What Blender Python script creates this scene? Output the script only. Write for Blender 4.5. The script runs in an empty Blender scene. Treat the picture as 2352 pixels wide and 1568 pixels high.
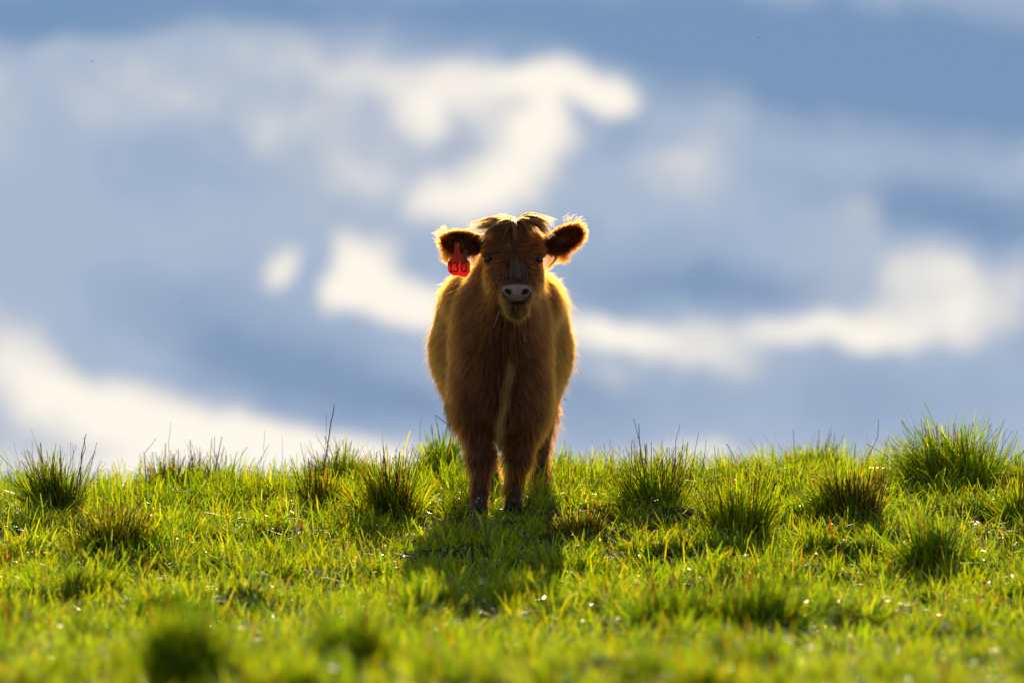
import bpy, math, numpy as np
from mathutils import Vector, Matrix

# ------------------------------------------------------------------ camera, sky, sun
S = bpy.context.scene
COL = S.collection
R = math.radians
D = 33.2                     # camera to calf
CZ = -0.58
PITCH = 2.14
cam_d = bpy.data.cameras.new('camera')
cam = bpy.data.objects.new('camera', cam_d)
COL.objects.link(cam)
cam.location = (0, -D, CZ)
cam.rotation_euler = (R(90 + PITCH), 0, 0)
cam_d.sensor_width = 36
cam_d.lens = 300
cam_d.clip_start = 0.1
cam_d.clip_end = 5000
cam_d.dof.use_dof = True
cam_d.dof.focus_distance = D - 0.15
cam_d.dof.aperture_fstop = 3.4
S.camera = cam

S.view_settings.view_transform = 'Standard'
S.view_settings.look = 'None'
S.view_settings.gamma = 1
S.view_settings.exposure = 0.0
S.view_settings.use_curve_mapping = False
S.render.engine = 'CYCLES'
cy = S.cycles
cy.max_bounces = 10
cy.diffuse_bounces = 2
cy.glossy_bounces = 5
cy.transmission_bounces = 8
cy.transparent_max_bounces = 8
cy.sample_clamp_indirect = 6
cy.use_denoising = True
cy.caustics_reflective = False
cy.caustics_refractive = False
S.render.hair_type = 'STRAND'

SUN_EL, SUN_AZ = 19.0, 1.5
sv = Vector((math.sin(R(SUN_AZ)) * math.cos(R(SUN_EL)), math.cos(R(SUN_AZ)) * math.cos(R(SUN_EL)), math.sin(R(SUN_EL))))
sun_d = bpy.data.lights.new('sun', 'SUN')
sun_d.energy = 5.0
sun_d.angle = R(0.5)
sun_d.color = (1.0, 0.81, 0.56)
sun = bpy.data.objects.new('sun', sun_d)
COL.objects.link(sun)
sun.location = sv * 60
sun.rotation_euler = sv.to_track_quat('Z', 'Y').to_euler()

W = bpy.data.worlds.new('World')
S.world = W
W.use_nodes = True
nt = W.node_tree
nt.nodes.clear()
def N(tree, t, **kw):
    n = tree.nodes.new(t)
    for k, v in kw.items():
        setattr(n, k, v)
    return n
def math_n(tree, op, a, b=None, c=None, clamp=False):
    n = N(tree, 'ShaderNodeMath', operation=op, use_clamp=clamp)
    for i, v in enumerate((a, b, c)):
        if v is None:
            continue
        if hasattr(v, 'links') or hasattr(v, 'is_output'):
            tree.links.new(v, n.inputs[i])
        else:
            n.inputs[i].default_value = v
    return n.outputs[0]
def mixc(tree, f, a, b):
    n = N(tree, 'ShaderNodeMix', data_type='RGBA')
    for i, v in ((0, f), (6, a), (7, b)):
        if hasattr(v, 'is_output'):
            tree.links.new(v, n.inputs[i])
        elif isinstance(v, (int, float)):
            n.inputs[i].default_value = v
        else:
            n.inputs[i].default_value = (*v, 1)
    return n.outputs[2]

SKY = 0.1
sky = N(nt, 'ShaderNodeTexSky', sky_type='NISHITA', sun_disc=False)
sky.sun_elevation = R(SUN_EL)
sky.sun_rotation = R(SUN_AZ)
sky.air_density = 1.0
sky.dust_density = 0.4
sky.ozone_density = 2.0
tc = N(nt, 'ShaderNodeTexCoord')
sep = N(nt, 'ShaderNodeSeparateXYZ')
nt.links.new(tc.outputs['Generated'], sep.inputs[0])
# azimuth and elevation of the direction, in 1/342 degree units around the far cloud bank
az = math_n(nt, 'MULTIPLY', math_n(nt, 'ARCTAN2', sep.outputs[0], sep.outputs[1]), 57.29578 * 342)
el = math_n(nt, 'MULTIPLY', math_n(nt, 'ARCSINE', sep.outputs[2]), 57.29578 * 342)
cx = math_n(nt, 'ADD', az, 1176)
cyy = math_n(nt, 'SUBTRACT', 784 + PITCH * 342, el)
comb = N(nt, 'ShaderNodeCombineXYZ')
nt.links.new(cx, comb.inputs[0]); nt.links.new(cyy, comb.inputs[1])
# warp
def noise(vec, scale, detail, rough=0.5, dim='2D'):
    n = N(nt, 'ShaderNodeTexNoise', noise_dimensions=dim)
    nt.links.new(vec, n.inputs['Vector'])
    n.inputs['Scale'].default_value = scale
    n.inputs['Detail'].default_value = detail
    n.inputs['Roughness'].default_value = rough
    return n
wn = noise(comb.outputs[0], 1 / 210, 3.0, 0.55)
vs = N(nt, 'ShaderNodeVectorMath', operation='SUBTRACT')
nt.links.new(wn.outputs['Color'], vs.inputs[0]); vs.inputs[1].default_value = (.5, .5, .5)
vm = N(nt, 'ShaderNodeVectorMath', operation='MULTIPLY_ADD')
nt.links.new(vs.outputs[0], vm.inputs[0]); vm.inputs[1].default_value = (120, 95, 0)
nt.links.new(comb.outputs[0], vm.inputs[2])
WV = vm.outputs[0]
def blobs(lst, start=0.0):
    acc = start
    for (x, y, rx, ry, rot, w) in lst:
        mp = N(nt, 'ShaderNodeMapping', vector_type='TEXTURE')
        nt.links.new(WV, mp.inputs['Vector'])
        mp.inputs['Location'].default_value = (x, y, 0)
        mp.inputs['Rotation'].default_value = (0, 0, R(rot))
        mp.inputs['Scale'].default_value = (rx, ry, 1)
        ln = N(nt, 'ShaderNodeVectorMath', operation='LENGTH')
        nt.links.new(mp.outputs[0], ln.inputs[0])
        mr = N(nt, 'ShaderNodeMapRange', interpolation_type='SMOOTHSTEP')
        nt.links.new(ln.outputs['Value'], mr.inputs[0])
        mr.inputs[1].default_value = 1.5; mr.inputs[2].default_value = 0.0
        acc = math_n(nt, 'MULTIPLY_ADD', mr.outputs[0], w, acc)
    return acc
# sunlit cream cloud tops
bright = blobs([
    (1010, 185, 230, 55, 3, .42), (1100, 230, 260, 90, 3, .22), (1285, 185, 170, 55, 4, .85), (1410, 222, 85, 42, 10, .62),
    (1250, 300, 75, 90, 0, .80), (975, 265, 50, 55, 0, .40), (1110, 430, 150, 80, -12, .55), (1080, 480, 150, 60, 0, .25),
    (1180, 360, 110, 120, 0, .38), (1000, 330, 380, 190, 0, .22),
    (835, 615, 92, 76, 15, 1.1), (890, 690, 145, 64, 14, .95), (800, 690, 70, 60, 0, .45), (985, 710, 120, 45, 6, .35), (640, 608, 40, 62, 22, .72),
    (1410, 762, 130, 50, 4, .72), (1600, 815, 160, 52, 8, .42), (1300, 740, 120, 90, 0, .25), (1500, 780, 260, 70, 3, .22),
    (1850, 765, 230, 40, 3, .72), (2130, 745, 220, 60, -4, .45), (2150, 625, 120, 85, 14, .45), (2250, 690, 190, 110, 0, .26), (2050, 700, 260, 120, 0, .22),
    (2240, 800, 80, 50, 0, .3), (1400, 870, 100, 45, 10, .28), (2340, 620, 60, 60, 0, .3),
    (40, 830, 190, 100, 34, .50), (230, 945, 260, 95, 28, .50), (480, 985, 260, 85, 14, .72), (60, 1000, 300, 130, 0, .18), (800, 1040, 330, 50, 8, .70),
    (160, 1000, 330, 130, 0, .20), (200, 1100, 420, 60, 0, .45), (600, 1080, 400, 70, 0, .62), (560, 1010, 300, 60, 8, .2),
    (1560, 1050, 200, 48, 0, .50), (1900, 1065, 330, 50, 0, .30), (1320, 1055, 200, 45, 0, .40), (2250, 1050, 200, 60, 0, .08),
    (1620, 330, 110, 150, 30, .22), (1580, 390, 150, 80, 0, .20), (1990, 480, 70, 70, -40, .22), (1930, 580, 200, 90, 0, .14), (1500, 470, 260, 140, 0, .10),
    (10, 290, 80, 140, 0, .16), (520, 95, 250, 80, 0, .15), (690, 140, 150, 70, 20, .13), (90, 190, 380, 110, 0, .15), (450, 210, 420, 150, 0, .15), (720, 300, 300, 200, 0, .16), (900, 480, 300, 90, 0, .08), (200, 420, 260, 160, 0, .08),
], .0)
# darker blue gaps
blue = blobs([
    (100, 25, 560, 75, -3, 1.5), (420, 10, 300, 40, -14, .8), (1500, 50, 1150, 95, 2, 1.25), (2150, 210, 620, 130, 3, 1.3), (1900, 160, 500, 80, 0, .5),
    (500, 800, 420, 130, 20, .42), (820, 880, 380, 95, 14, .62), (380, 660, 330, 120, 0, .2), (960, 930, 200, 70, 0, .45),
    (1650, 655, 380, 55, 2, .75), (2240, 500, 300, 75, 6, 1.1), (1420, 310, 90, 80, 0, .5), (1035, 330, 36, 60, 0, .8),
    (1850, 900, 700, 110, 0, .32), (1340, 930, 150, 100, 0, .55), (560, 400, 380, 110, 0, .25), (2345, 740, 35, 90, 0, .4), (1420, 560, 250, 80, 0, .35),
    (2050, 420, 300, 60, 0, .35),
])
# cloud field over the rest of the sky: same broken cover, fading in outside this bank
gl = noise(tc.outputs['Generated'], 3.2, 6.0, 0.55, '3D')
glm = N(nt, 'ShaderNodeMapRange', interpolation_type='SMOOTHSTEP')
nt.links.new(gl.outputs['Fac'], glm.inputs[0])
glm.inputs[1].default_value = .45; glm.inputs[2].default_value = .68
away = N(nt, 'ShaderNodeMapRange', interpolation_type='SMOOTHSTEP')
mpa = N(nt, 'ShaderNodeMapping', vector_type='TEXTURE')
nt.links.new(comb.outputs[0], mpa.inputs['Vector'])
mpa.inputs['Location'].default_value = (1176, 600, 0); mpa.inputs['Scale'].default_value = (1600, 1100, 1)
la = N(nt, 'ShaderNodeVectorMath', operation='LENGTH'); nt.links.new(mpa.outputs[0], la.inputs[0])
nt.links.new(la.outputs['Value'], away.inputs[0]); away.inputs[1].default_value = .95; away.inputs[2].default_value = 2.2
bright2 = math_n(nt, 'MULTIPLY', math_n(nt, 'MULTIPLY', glm.outputs[0], away.outputs[0]), 0.65)
fine = noise(WV, 1 / 130, 4.0, 0.6)
wisp = noise(WV, 1 / 330, 6.0, 0.62)
nz_ = math_n(nt, 'ADD', math_n(nt, 'MULTIPLY', math_n(nt, 'SUBTRACT', fine.outputs['Fac'], .52), .44), math_n(nt, 'MULTIPLY', math_n(nt, 'SUBTRACT', wisp.outputs['Fac'], .54), .50))
# the noise only models cloud where there is cloud; it fades in clear air
nz_ = math_n(nt, 'MULTIPLY', nz_, math_n(nt, 'SUBTRACT', 1.0, math_n(nt, 'MULTIPLY', blue, .7, clamp=True)))
bt = math_n(nt, 'ADD', math_n(nt, 'ADD', bright, bright2), nz_, clamp=True)
bl = math_n(nt, 'ADD', blue, math_n(nt, 'MULTIPLY', math_n(nt, 'SUBTRACT', noise(WV, 1 / 420, 5.0, 0.6).outputs['Fac'], .5), .9), clamp=True)
k = 1 / SKY
grey = (0.395 * k, 0.485 * k, 0.635 * k)
sky_c = mixc(nt, .03, (0.128 * k, 0.258 * k, 0.470 * k), sky.outputs[0])
base = mixc(nt, bl, grey, sky_c)
ramp = N(nt, 'ShaderNodeValToRGB')
nt.links.new(bt, ramp.inputs[0])
cr = ramp.color_ramp
cr.elements[0].position = .22; cr.elements[0].color = (0, 0, 0, 1)
cr.elements[1].position = .84; cr.elements[1].color = (1, 1, 1, 1)
pale = mixc(nt, ramp.outputs[0], (0.56 * k, 0.59 * k, 0.65 * k), (1.0 * k, 0.94 * k, 0.835 * k))
palef = N(nt, 'ShaderNodeMapRange', interpolation_type='SMOOTHSTEP')
nt.links.new(bt, palef.inputs[0]); palef.inputs[1].default_value = 0.0; palef.inputs[2].default_value = .5
tint_n = N(nt, 'ShaderNodeMix', data_type='RGBA', blend_type='MULTIPLY'); tint_n.inputs[0].default_value = 1
nt.links.new(sky.outputs[0], tint_n.inputs[6]); tint_n.inputs[7].default_value = (.68, .72, .78, 1)
base = mixc(nt, away.outputs[0], base, tint_n.outputs[2])
out_c = mixc(nt, palef.outputs[0], base, pale)
bg = N(nt, 'ShaderNodeBackground')
nt.links.new(out_c, bg.inputs[0]); bg.inputs[1].default_value = SKY
wo = N(nt, 'ShaderNodeOutputWorld'); nt.links.new(bg.outputs[0], wo.inputs[0])
W.cycles.sampling_method = 'MANUAL'
W.cycles.sample_map_resolution = 512

# ------------------------------------------------------------------ helpers
rng = np.random.default_rng(7)
def px2x(px, y=0.0):
    return (px - 1176) / 342 * math.pi / 180 * (D + y) * 1.0015
def sstep(a, b, x):
    t = np.clip((x - a) / (b - a), 0, 1)
    return t * t * (3 - 2 * t)

def tag(o, label=None, cat=None, group=None, kind=None):
    for k_, v in (('label', label), ('category', cat), ('group', group), ('kind', kind)):
        if v:
            o[k_] = v
    return o
def mesh_obj(name, verts, faces, mat=None, parent=None, smooth=True, loc=None):
    me = bpy.data.meshes.new(name)
    verts = np.asarray(verts, dtype=np.float32)
    if isinstance(faces, np.ndarray):
        n, kf = faces.shape
        me.vertices.add(len(verts)); me.vertices.foreach_set('co', verts.ravel())
        me.loops.add(n * kf); me.loops.foreach_set('vertex_index', faces.ravel().astype(np.int32))
        me.polygons.add(n)
        me.polygons.foreach_set('loop_start', np.arange(0, n * kf, kf, dtype=np.int32))
        me.polygons.foreach_set('loop_total', np.full(n, kf, dtype=np.int32))
        me.update(calc_edges=True)
    else:
        me.from_pydata([tuple(map(float, v)) for v in verts], [], faces)
    me.polygons.foreach_set('use_smooth', np.full(len(me.polygons), smooth))
    if mat:
        me.materials.append(mat)
    o = bpy.data.objects.new(name, me)
    COL.objects.link(o)
    if parent:
        o.parent = parent
    if loc is not None:
        o.location = loc
    return o
def empty(name, loc):
    o = bpy.data.objects.new(name, None)
    o.location = loc; o.empty_display_size = .1
    COL.objects.link(o)
    return o
def mat_new(name):
    m = bpy.data.materials.new(name); m.use_nodes = True
    t = m.node_tree; t.nodes.clear()
    out = t.nodes.new('ShaderNodeOutputMaterial')
    return m, t, out
def principled(name, col, rough=.5, spec=.5, noise_amt=0.0, nscale=60, sss=0):
    m, t, out = mat_new(name)
    b = t.nodes.new('ShaderNodeBsdfPrincipled')
    b.inputs['Base Color'].default_value = (*col, 1)
    b.inputs['Roughness'].default_value = rough
    b.inputs['Specular IOR Level'].default_value = spec
    if noise_amt:
        c = t.nodes.new('ShaderNodeTexCoord'); n = t.nodes.new('ShaderNodeTexNoise')
        t.links.new(c.outputs['Object'], n.inputs['Vector']); n.inputs['Scale'].default_value = nscale; n.inputs['Detail'].default_value = 5
        o_ = mixc(t, n.outputs['Fac'], tuple(x * (1 - noise_amt) for x in col), tuple(min(1, x * (1 + noise_amt)) for x in col))
        t.links.new(o_, b.inputs['Base Color'])
        bm_ = t.nodes.new('ShaderNodeBump'); bm_.inputs['Strength'].default_value = .4; bm_.inputs['Distance'].default_value = .002
        t.links.new(n.outputs['Fac'], bm_.inputs['Height']); t.links.new(bm_.outputs[0], b.inputs['Normal'])
    t.links.new(b.outputs[0], out.inputs[0])
    return m

# ------------------------------------------------------------------ ground
def slow(x, y):
    return (np.sin(x * 1.7 + 1.3 + .4 * np.sin(y * .9)) * np.sin(y * 1.1 + .7) * .020
            + np.sin(x * 4.1 + y * 1.3) * np.sin(y * 3.3 - x + 2.) * .015
            + np.sin(x * 9.7 + 2. * np.sin(y * 3.)) * np.sin(y * 8.3 + 1.) * .010)
YP = np.array([-400, -120, -60, -34, -26, -20, -14, -11, -9, -7, -5, -3, -1.5, -.7, 0, .5, 1.0, 1.5, 2.0, 2.6, 3.4, 4.5, 7, 12, 30, 80, 400])
ZP = np.array([-26, -10.5, -5.2, -2.2, -1.5, -1.08, -.79, -.70, -.648, -.590, -.512, -.371, -.212, -.103, -.008, .040, .082, .110, .130, .135, .09, -.05, -.45, -1.5, -5.2, -14, -40])
YD = np.linspace(-34, 12, 1200)
ZD = np.interp(YD, YP, ZP)
kk = np.exp(-np.linspace(-2, 2, 21) ** 2); kk /= kk.sum()
ZD2 = np.convolve(np.pad(ZD, 10, mode='edge'), kk, mode='valid')
MX, MY = np.arange(-5, 5.01, .025), np.arange(-14, 6.01, .025)
MOUND = np.zeros((len(MX), len(MY)))
mr_ = np.random.default_rng(21)
for q in range(900):
    mx_, my_ = mr_.uniform(-4.6, 4.6), mr_.uniform(-13.5, 5.5)
    ra, rb = mr_.uniform(.08, .24), mr_.uniform(.10, .20); am = mr_.uniform(.015, .08) * (1 if my_ < 1.2 else .6) * (1.35 if my_ < -4 else 1) * (.35 if abs(mx_ + .1) < .75 and -2.6 < my_ < 1.2 else 1)
    i0, i1 = np.searchsorted(MX, (mx_ - 3 * ra, mx_ + 3 * ra)); j0, j1 = np.searchsorted(MY, (my_ - 3 * rb, my_ + 3 * rb))
    gxx, gyy = np.meshgrid(MX[i0:i1], MY[j0:j1], indexing='ij')
    MOUND[i0:i1, j0:j1] = np.maximum(MOUND[i0:i1, j0:j1], am * np.exp(-((gxx - mx_) / ra) ** 2 - ((gyy - my_) / rb) ** 2))
MOUND -= .012
def mound(x, y):
    u = np.clip((x + 5) / .025, 0, len(MX) - 1.001); v = np.clip((y + 14) / .025, 0, len(MY) - 1.001)
    i = u.astype(int); j = v.astype(int); fu = u - i; fv = v - j
    m_ = (MOUND[i, j] * (1 - fu) * (1 - fv) + MOUND[i + 1, j] * fu * (1 - fv) + MOUND[i, j + 1] * (1 - fu) * fv + MOUND[i + 1, j + 1] * fu * fv)
    inside = (np.abs(x) < 4.9) & (y > -13.8) & (y < 5.8)
    return np.where(inside, m_, 0)
def ground(x, y):
    x = np.asarray(x, float); y = np.asarray(y, float)
    z = np.where((y > -33.5) & (y < 11.5), np.interp(y, YD, ZD2), np.interp(y, YP, ZP))
    near = np.exp(-((y - 1.5) / 3.0) ** 2)
    lat = .055 * sstep(.3, 1.9, x) - .045 * sstep(.8, 1.7, -x) + .012 * np.sin(x * 2.3 + .5)
    calfflat = 1 - .8 * np.exp(-((x + .03) / .35) ** 2 - ((y - .5) / .7) ** 2)
    fade = np.exp(-np.maximum(0, np.abs(y) - 20) / 10)
    return z + (lat * near + slow(x, y) * fade + mound(x, y)) * calfflat - .0015 * np.minimum(x * x, 900) 
def proj(x, y, z):
    d = y + D
    e = np.degrees(np.arctan2(z - CZ, d))
    return 1176 + np.degrees(np.arctan2(x, d)) * 342, 784 + (PITCH - e) * 342
def place(px, py, ymin=-12, ymax=2.3):
    """ground point seen at photo position (px, py)"""
    ys = np.linspace(ymin, ymax, 600)
    xs = (px - 1176) / 342 * math.pi / 180 * (ys + D)
    _, pp = proj(xs, ys, ground(xs, ys))
    i = int(np.argmin(np.abs(pp - py)))
    return float(xs[i]), float(ys[i]), float(ground(xs[i], ys[i]))

def axis_pts(fine_a, fine_b, step, far):
    a = list(np.arange(fine_a, fine_b + 1e-6, step))
    lo, hi, s = [], [], step
    v = fine_a
    while v > -far:
        s *= 1.25; v -= s; lo.append(max(v, -far))
    v = fine_b; s = step
    while v < far:
        s *= 1.25; v += s; hi.append(min(v, far))
    return np.array(lo[::-1] + a + hi)
gx = axis_pts(-4.2, 4.2, .06, 400); gy = axis_pts(-13, 5.6, .06, 400)
GX, GY = np.meshgrid(gx, gy, indexing='ij')
gv = np.stack([GX, GY, ground(GX, GY)], -1).reshape(-1, 3)
nx, ny = len(gx), len(gy)
idx = np.arange(nx * ny).reshape(nx, ny)
gf = np.stack([idx[:-1, :-1], idx[1:, :-1], idx[1:, 1:], idx[:-1, 1:]], -1).reshape(-1, 4)
gm, t, out = mat_new('hill_turf')
b = t.nodes.new('ShaderNodeBsdfPrincipled'); b.inputs['Roughness'].default_value = .95; b.inputs['Specular IOR Level'].default_value = .1
c = t.nodes.new('ShaderNodeTexCoord'); n1 = t.nodes.new('ShaderNodeTexNoise'); n1.inputs['Scale'].default_value = 14; n1.inputs['Detail'].default_value = 8
n2 = t.nodes.new('ShaderNodeTexNoise'); n2.inputs['Scale'].default_value = 1.3; n2.inputs['Detail'].default_value = 4
t.links.new(c.outputs['Object'], n1.inputs['Vector']); t.links.new(c.outputs['Object'], n2.inputs['Vector'])
ca = mixc(t, n1.outputs['Fac'], (.014, .018, .005), (.042, .048, .010))
cb = mixc(t, n2.outputs['Fac'], ca, (.04, .045, .010))
t.links.new(cb, b.inputs['Base Color'])
bp = t.nodes.new('ShaderNodeBump'); bp.inputs['Distance'].default_value = .02; t.links.new(n1.outputs['Fac'], bp.inputs['Height']); t.links.new(bp.outputs[0], b.inputs['Normal'])
t.links.new(b.outputs[0], out.inputs[0])
tag(mesh_obj('ground', gv, gf, gm), kind='structure')

# ------------------------------------------------------------------ grass material and blade builder
def blade_mat(name, rough=.32, trans=.6, mul=(7.2, 6.0, .45), spec=.5):
    m, t, out = mat_new(name)
    a = t.nodes.new('ShaderNodeAttribute'); a.attribute_name = 'tint'
    p = t.nodes.new('ShaderNodeBsdfPrincipled'); p.inputs['Roughness'].default_value = rough
    p.inputs['Specular IOR Level'].default_value = spec
    t.links.new(a.outputs['Color'], p.inputs['Base Color'])
    mu = N(t, 'ShaderNodeMix', data_type='RGBA', blend_type='MULTIPLY', clamp_result=True)
    mu.inputs[0].default_value = 1; t.links.new(a.outputs['Color'], mu.inputs[6]); mu.inputs[7].default_value = (*mul, 1)
    tr = t.nodes.new('ShaderNodeBsdfTranslucent'); t.links.new(mu.outputs[2], tr.inputs[0])
    ms = t.nodes.new('ShaderNodeMixShader'); ms.inputs[0].default_value = trans
    t.links.new(p.outputs[0], ms.inputs[1]); t.links.new(tr.outputs[0], ms.inputs[2])
    t.links.new(ms.outputs[0], out.inputs[0])
    return m
M_grass = blade_mat('grass_blade')
M_dry = blade_mat('dry_stem', rough=.5, trans=.25, mul=(2.2, 1.7, 1.0))

PAL = np.array([[.085, .130, .006], [.058, .112, .008], [.110, .145, .006], [.035, .080, .010], [.150, .150, .008],
                [.200, .140, .035], [.085, .040, .014], [.24, .19, .09]])
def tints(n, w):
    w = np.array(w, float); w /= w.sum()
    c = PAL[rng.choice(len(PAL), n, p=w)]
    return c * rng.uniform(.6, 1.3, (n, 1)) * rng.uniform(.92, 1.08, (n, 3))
W_TURF = [34, 26, 28, 9, 7, 1.5, .3, .8]
W_TUS = [26, 32, 12, 18, 5, 2, 3, 1]
W_DARK = [14, 26, 4, 40, 2, 2, 6, 1]  # darker mix: self-shade of dense tussocks put into the blade colour
W_RED = [22, 22, 8, 14, 5, 10, 14, 3]

def blades(base, length, width, lean_dir, lean, curve, tipw, tint, rows=4, kink=None):
    """ribbons: base (n,3); lean in radians at the root, curve = added lean at the tip"""
    n = len(base)
    tt = np.linspace(0, 1, rows)
    ang = lean[:, None] + curve[:, None] * tt[None, :] ** 1.3
    seg = length[:, None] / (rows - 1)
    dh = np.sin(ang) * seg; dz = np.cos(ang) * seg
    H = np.concatenate([np.zeros((n, 1)), np.cumsum(dh[:, :-1], 1)], 1)
    Z = np.concatenate([np.zeros((n, 1)), np.cumsum(dz[:, :-1], 1)], 1)
    cd, sd = np.cos(lean_dir), np.sin(lean_dir)
    C = np.stack([base[:, 0:1] + H * cd[:, None], base[:, 1:2] + H * sd[:, None], base[:, 2:3] + Z], -1)
    tw = rng.normal(0, .7, n)
    sx = -np.sin(lean_dir + tw); sy = np.cos(lean_dir + tw)
    prof = np.interp(tt, [0, .35, .75, 1], [.65, 1, .8, 0])[None, :] * np.ones((n, 1))
    prof[:, -1] = tipw
    wv = width[:, None] * prof * .5
    side = np.stack([sx[:, None] * wv, sy[:, None] * wv, rng.normal(0, .25, (n, 1)) * wv], -1)
    V = np.stack([C - side, C + side], 2).reshape(-1, 3)      # n, rows, 2
    k_ = np.arange(rows - 1)
    off = (np.arange(n) * rows * 2)[:, None]
    F = np.stack([off + 2 * k_, off + 2 * k_ + 1, off + 2 * k_ + 3, off + 2 * k_ + 2], -1).reshape(-1, 4)
    T = np.repeat(tint, rows * 2, 0)
    return V, F, T
def blade_obj(name, parts, mat, parent=None, origin=(0, 0, 0)):
    Vs, Fs, Ts, o = [], [], [], 0
    for V, F, T in parts:
        Vs.append(V); Fs.append(F + o); Ts.append(T); o += len(V)
    V = np.concatenate(Vs) - np.array(origin); F = np.concatenate(Fs); T = np.concatenate(Ts)
    ob = mesh_obj(name, V, F, mat, parent)
    at = ob.data.color_attributes.new('tint', 'FLOAT_COLOR', 'POINT')
    at.data.foreach_set('color', np.concatenate([T, np.ones((len(T), 1))], 1).astype(np.float32).ravel())
    return ob

# ------------------------------------------------------------------ turf
def patch(x, y, s=1.0, ph=0.0):
    return (np.sin(x * 5.1 * s + 1.7 * np.sin(y * 2.3 * s + ph)) * np.sin(y * 3.1 * s + 1.3 * np.sin(x * 3.9 * s + 1 + ph))
            + .6 * np.sin(x * 13 * s + y * 5 * s + ph) * np.sin(y * 11 * s - x * 7 * s))
def scatter(dens, margin, y0, y1, inner=0.0):
    n = int((y1 - y0) * 2 * ((D + y1) * .0605 + margin) * dens)
    y = rng.uniform(y0, y1, n); x = rng.uniform(-1, 1, n) * ((D + y1) * .0605 + margin)
    hw = (D + y) * .0605 + margin
    ok = np.abs(x) < hw
    if inner:
        ok &= np.abs(x) > (D + y) * .0605 + inner
    return x[ok], y[ok]
parts = []
def turf(x, y, hmul=1.0, wmul=1.0, weights=W_TURF):
    n = len(x)
    pt = patch(x, y); p2 = patch(x, y, .45, 2.)
    hgt = (.050 + .021 * pt + .014 * p2) * rng.lognormal(0, .40, n) * hmul
    mo = mound(x, y); hgt = np.clip(hgt * (.72 + 9 * np.clip(mo + .012, 0, .07)), .014, .115)
    # tillers: most blades fan out of small shared crowns
    m_ = max(1, n // 60); ci = rng.integers(0, m_, n); cxs, cys = x[:m_], y[:m_]; chh = rng.lognormal(-.05, .36, m_)
    til = rng.random(n) < .8
    dx, dy = rng.normal(0, .023, n), rng.normal(0, .023, n)
    x = np.where(til, cxs[ci] + dx, x); y = np.where(til, cys[ci] + dy, y); hgt = np.where(til, hgt * np.minimum(chh[ci], 1.9), hgt)
    hgt = np.minimum(hgt, .135)
    base = np.stack([x, y, ground(x, y) - .004], -1)
    ld = np.where(til, np.arctan2(dy, dx) + rng.normal(0, .5, n), rng.uniform(0, 2 * math.pi, n))
    lean = np.abs(rng.normal(.1, .36, n)) + np.where(til, np.hypot(dx, dy) * 9, .1); curve = np.abs(rng.normal(.6, .6, n))
    # grazed areas lie flatter
    flat = sstep(.2, 1.0, -pt)
    lean += flat * rng.uniform(0, .8, n); hgt *= 1 - .25 * flat
    wd = rng.uniform(.0030, .0078, n) * wmul
    tip = rng.choice([0.04, .25, .5], n, p=[.6, .2, .2])
    tn = tints(n, weights)
    thatch = (rng.random(n) < .04 + .22 * sstep(-.2, .9, -pt))
    tn[thatch] = tints(int(thatch.sum()), [0, 0, 0, 0, 0, 2, 2, 3])
    # shaded side trodden hoof area stays short
    feet = np.exp(-((x + .05) / .28) ** 2 - ((y + .1) / .35) ** 2)
    hgt *= 1 - .45 * feet
    parts.append(blades(base, hgt, wd, ld, lean, curve, tip, tn))
x, y = scatter(5100, .22, -6.0, 4.0); turf(x, y)
x, y = scatter(3400, .22, -12.2, -6.0); turf(x, y, 1.0, 1.15)
x, y = scatter(650, 1.6, -12.5, 4.6, inner=.2); turf(x, y, 1.15, 1.5)
x, y = scatter(5200, .2, -12, 3)
st = np.hypot(mound(x + .02, y) - mound(x - .02, y), mound(x, y + .02) - mound(x, y - .02)) / .04
sel = st > .32; x, y = x[sel], y[sel]; turf(x, y, 1.15, 1.1, [20, 26, 14, 22, 4, 2, 3, 1])
# scattered longer blades
x, y = scatter(75, .4, -12, 3.6)
sel = rng.random(len(x)) < .35 + .5 * sstep(-.3, 1, patch(x, y, .7, 4.))
x, y = x[sel], y[sel]
sel = ~((np.abs(x) < .42) & (y > -4) & (y < .1)); x, y = x[sel], y[sel]; n = len(x)
parts.append(blades(np.stack([x, y, ground(x, y)], -1), rng.uniform(.08, .15, n), rng.uniform(.0035, .007, n), rng.uniform(0, 6.28, n),
                    np.abs(rng.normal(.2, .22, n)), np.abs(rng.normal(.4, .6, n)), rng.choice([.03, .4], n), tints(n, [34, 28, 26, 10, 5, 0, 0, 0])))
# taller ungrazed fringe along the crest, with thin brown culms in it
x, y = scatter(1000, .25, .7, 2.7)
sel = rng.random(len(x)) < .25 + .75 * sstep(-.5, .7, patch(x, y, .8, 1.3)); x, y = x[sel], y[sel]; n = len(x)
parts.append(blades(np.stack([x, y, ground(x, y)], -1), rng.uniform(.055, .150, n) * (1 + .28 * patch(x, y, .8, 1.3)), rng.uniform(.003, .0075, n), rng.uniform(0, 6.28, n),
                    np.abs(rng.normal(.15, .3, n)), np.abs(rng.normal(.35, .5, n)), rng.choice([.05, .4, .6], n), tints(n, [30, 30, 24, 12, 4, .5, .5, 0])))
x, y = scatter(75, .3, .7, 2.7); n = len(x)
parts.append(blades(np.stack([x, y, ground(x, y)], -1), rng.uniform(.07, .17, n), rng.uniform(.0014, .0026, n), rng.uniform(0, 6.28, n),
                    np.abs(rng.normal(.1, .28, n)), rng.normal(.1, .25, n), np.full(n, .6), tints(n, [0, 0, 0, 0, 0, 2, 8, 1]) * .6))
grass = blade_obj('grass', parts, M_grass)
tag(grass, 'short sunlit green pasture grass covering the ridge', 'grass', kind='stuff')
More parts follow.
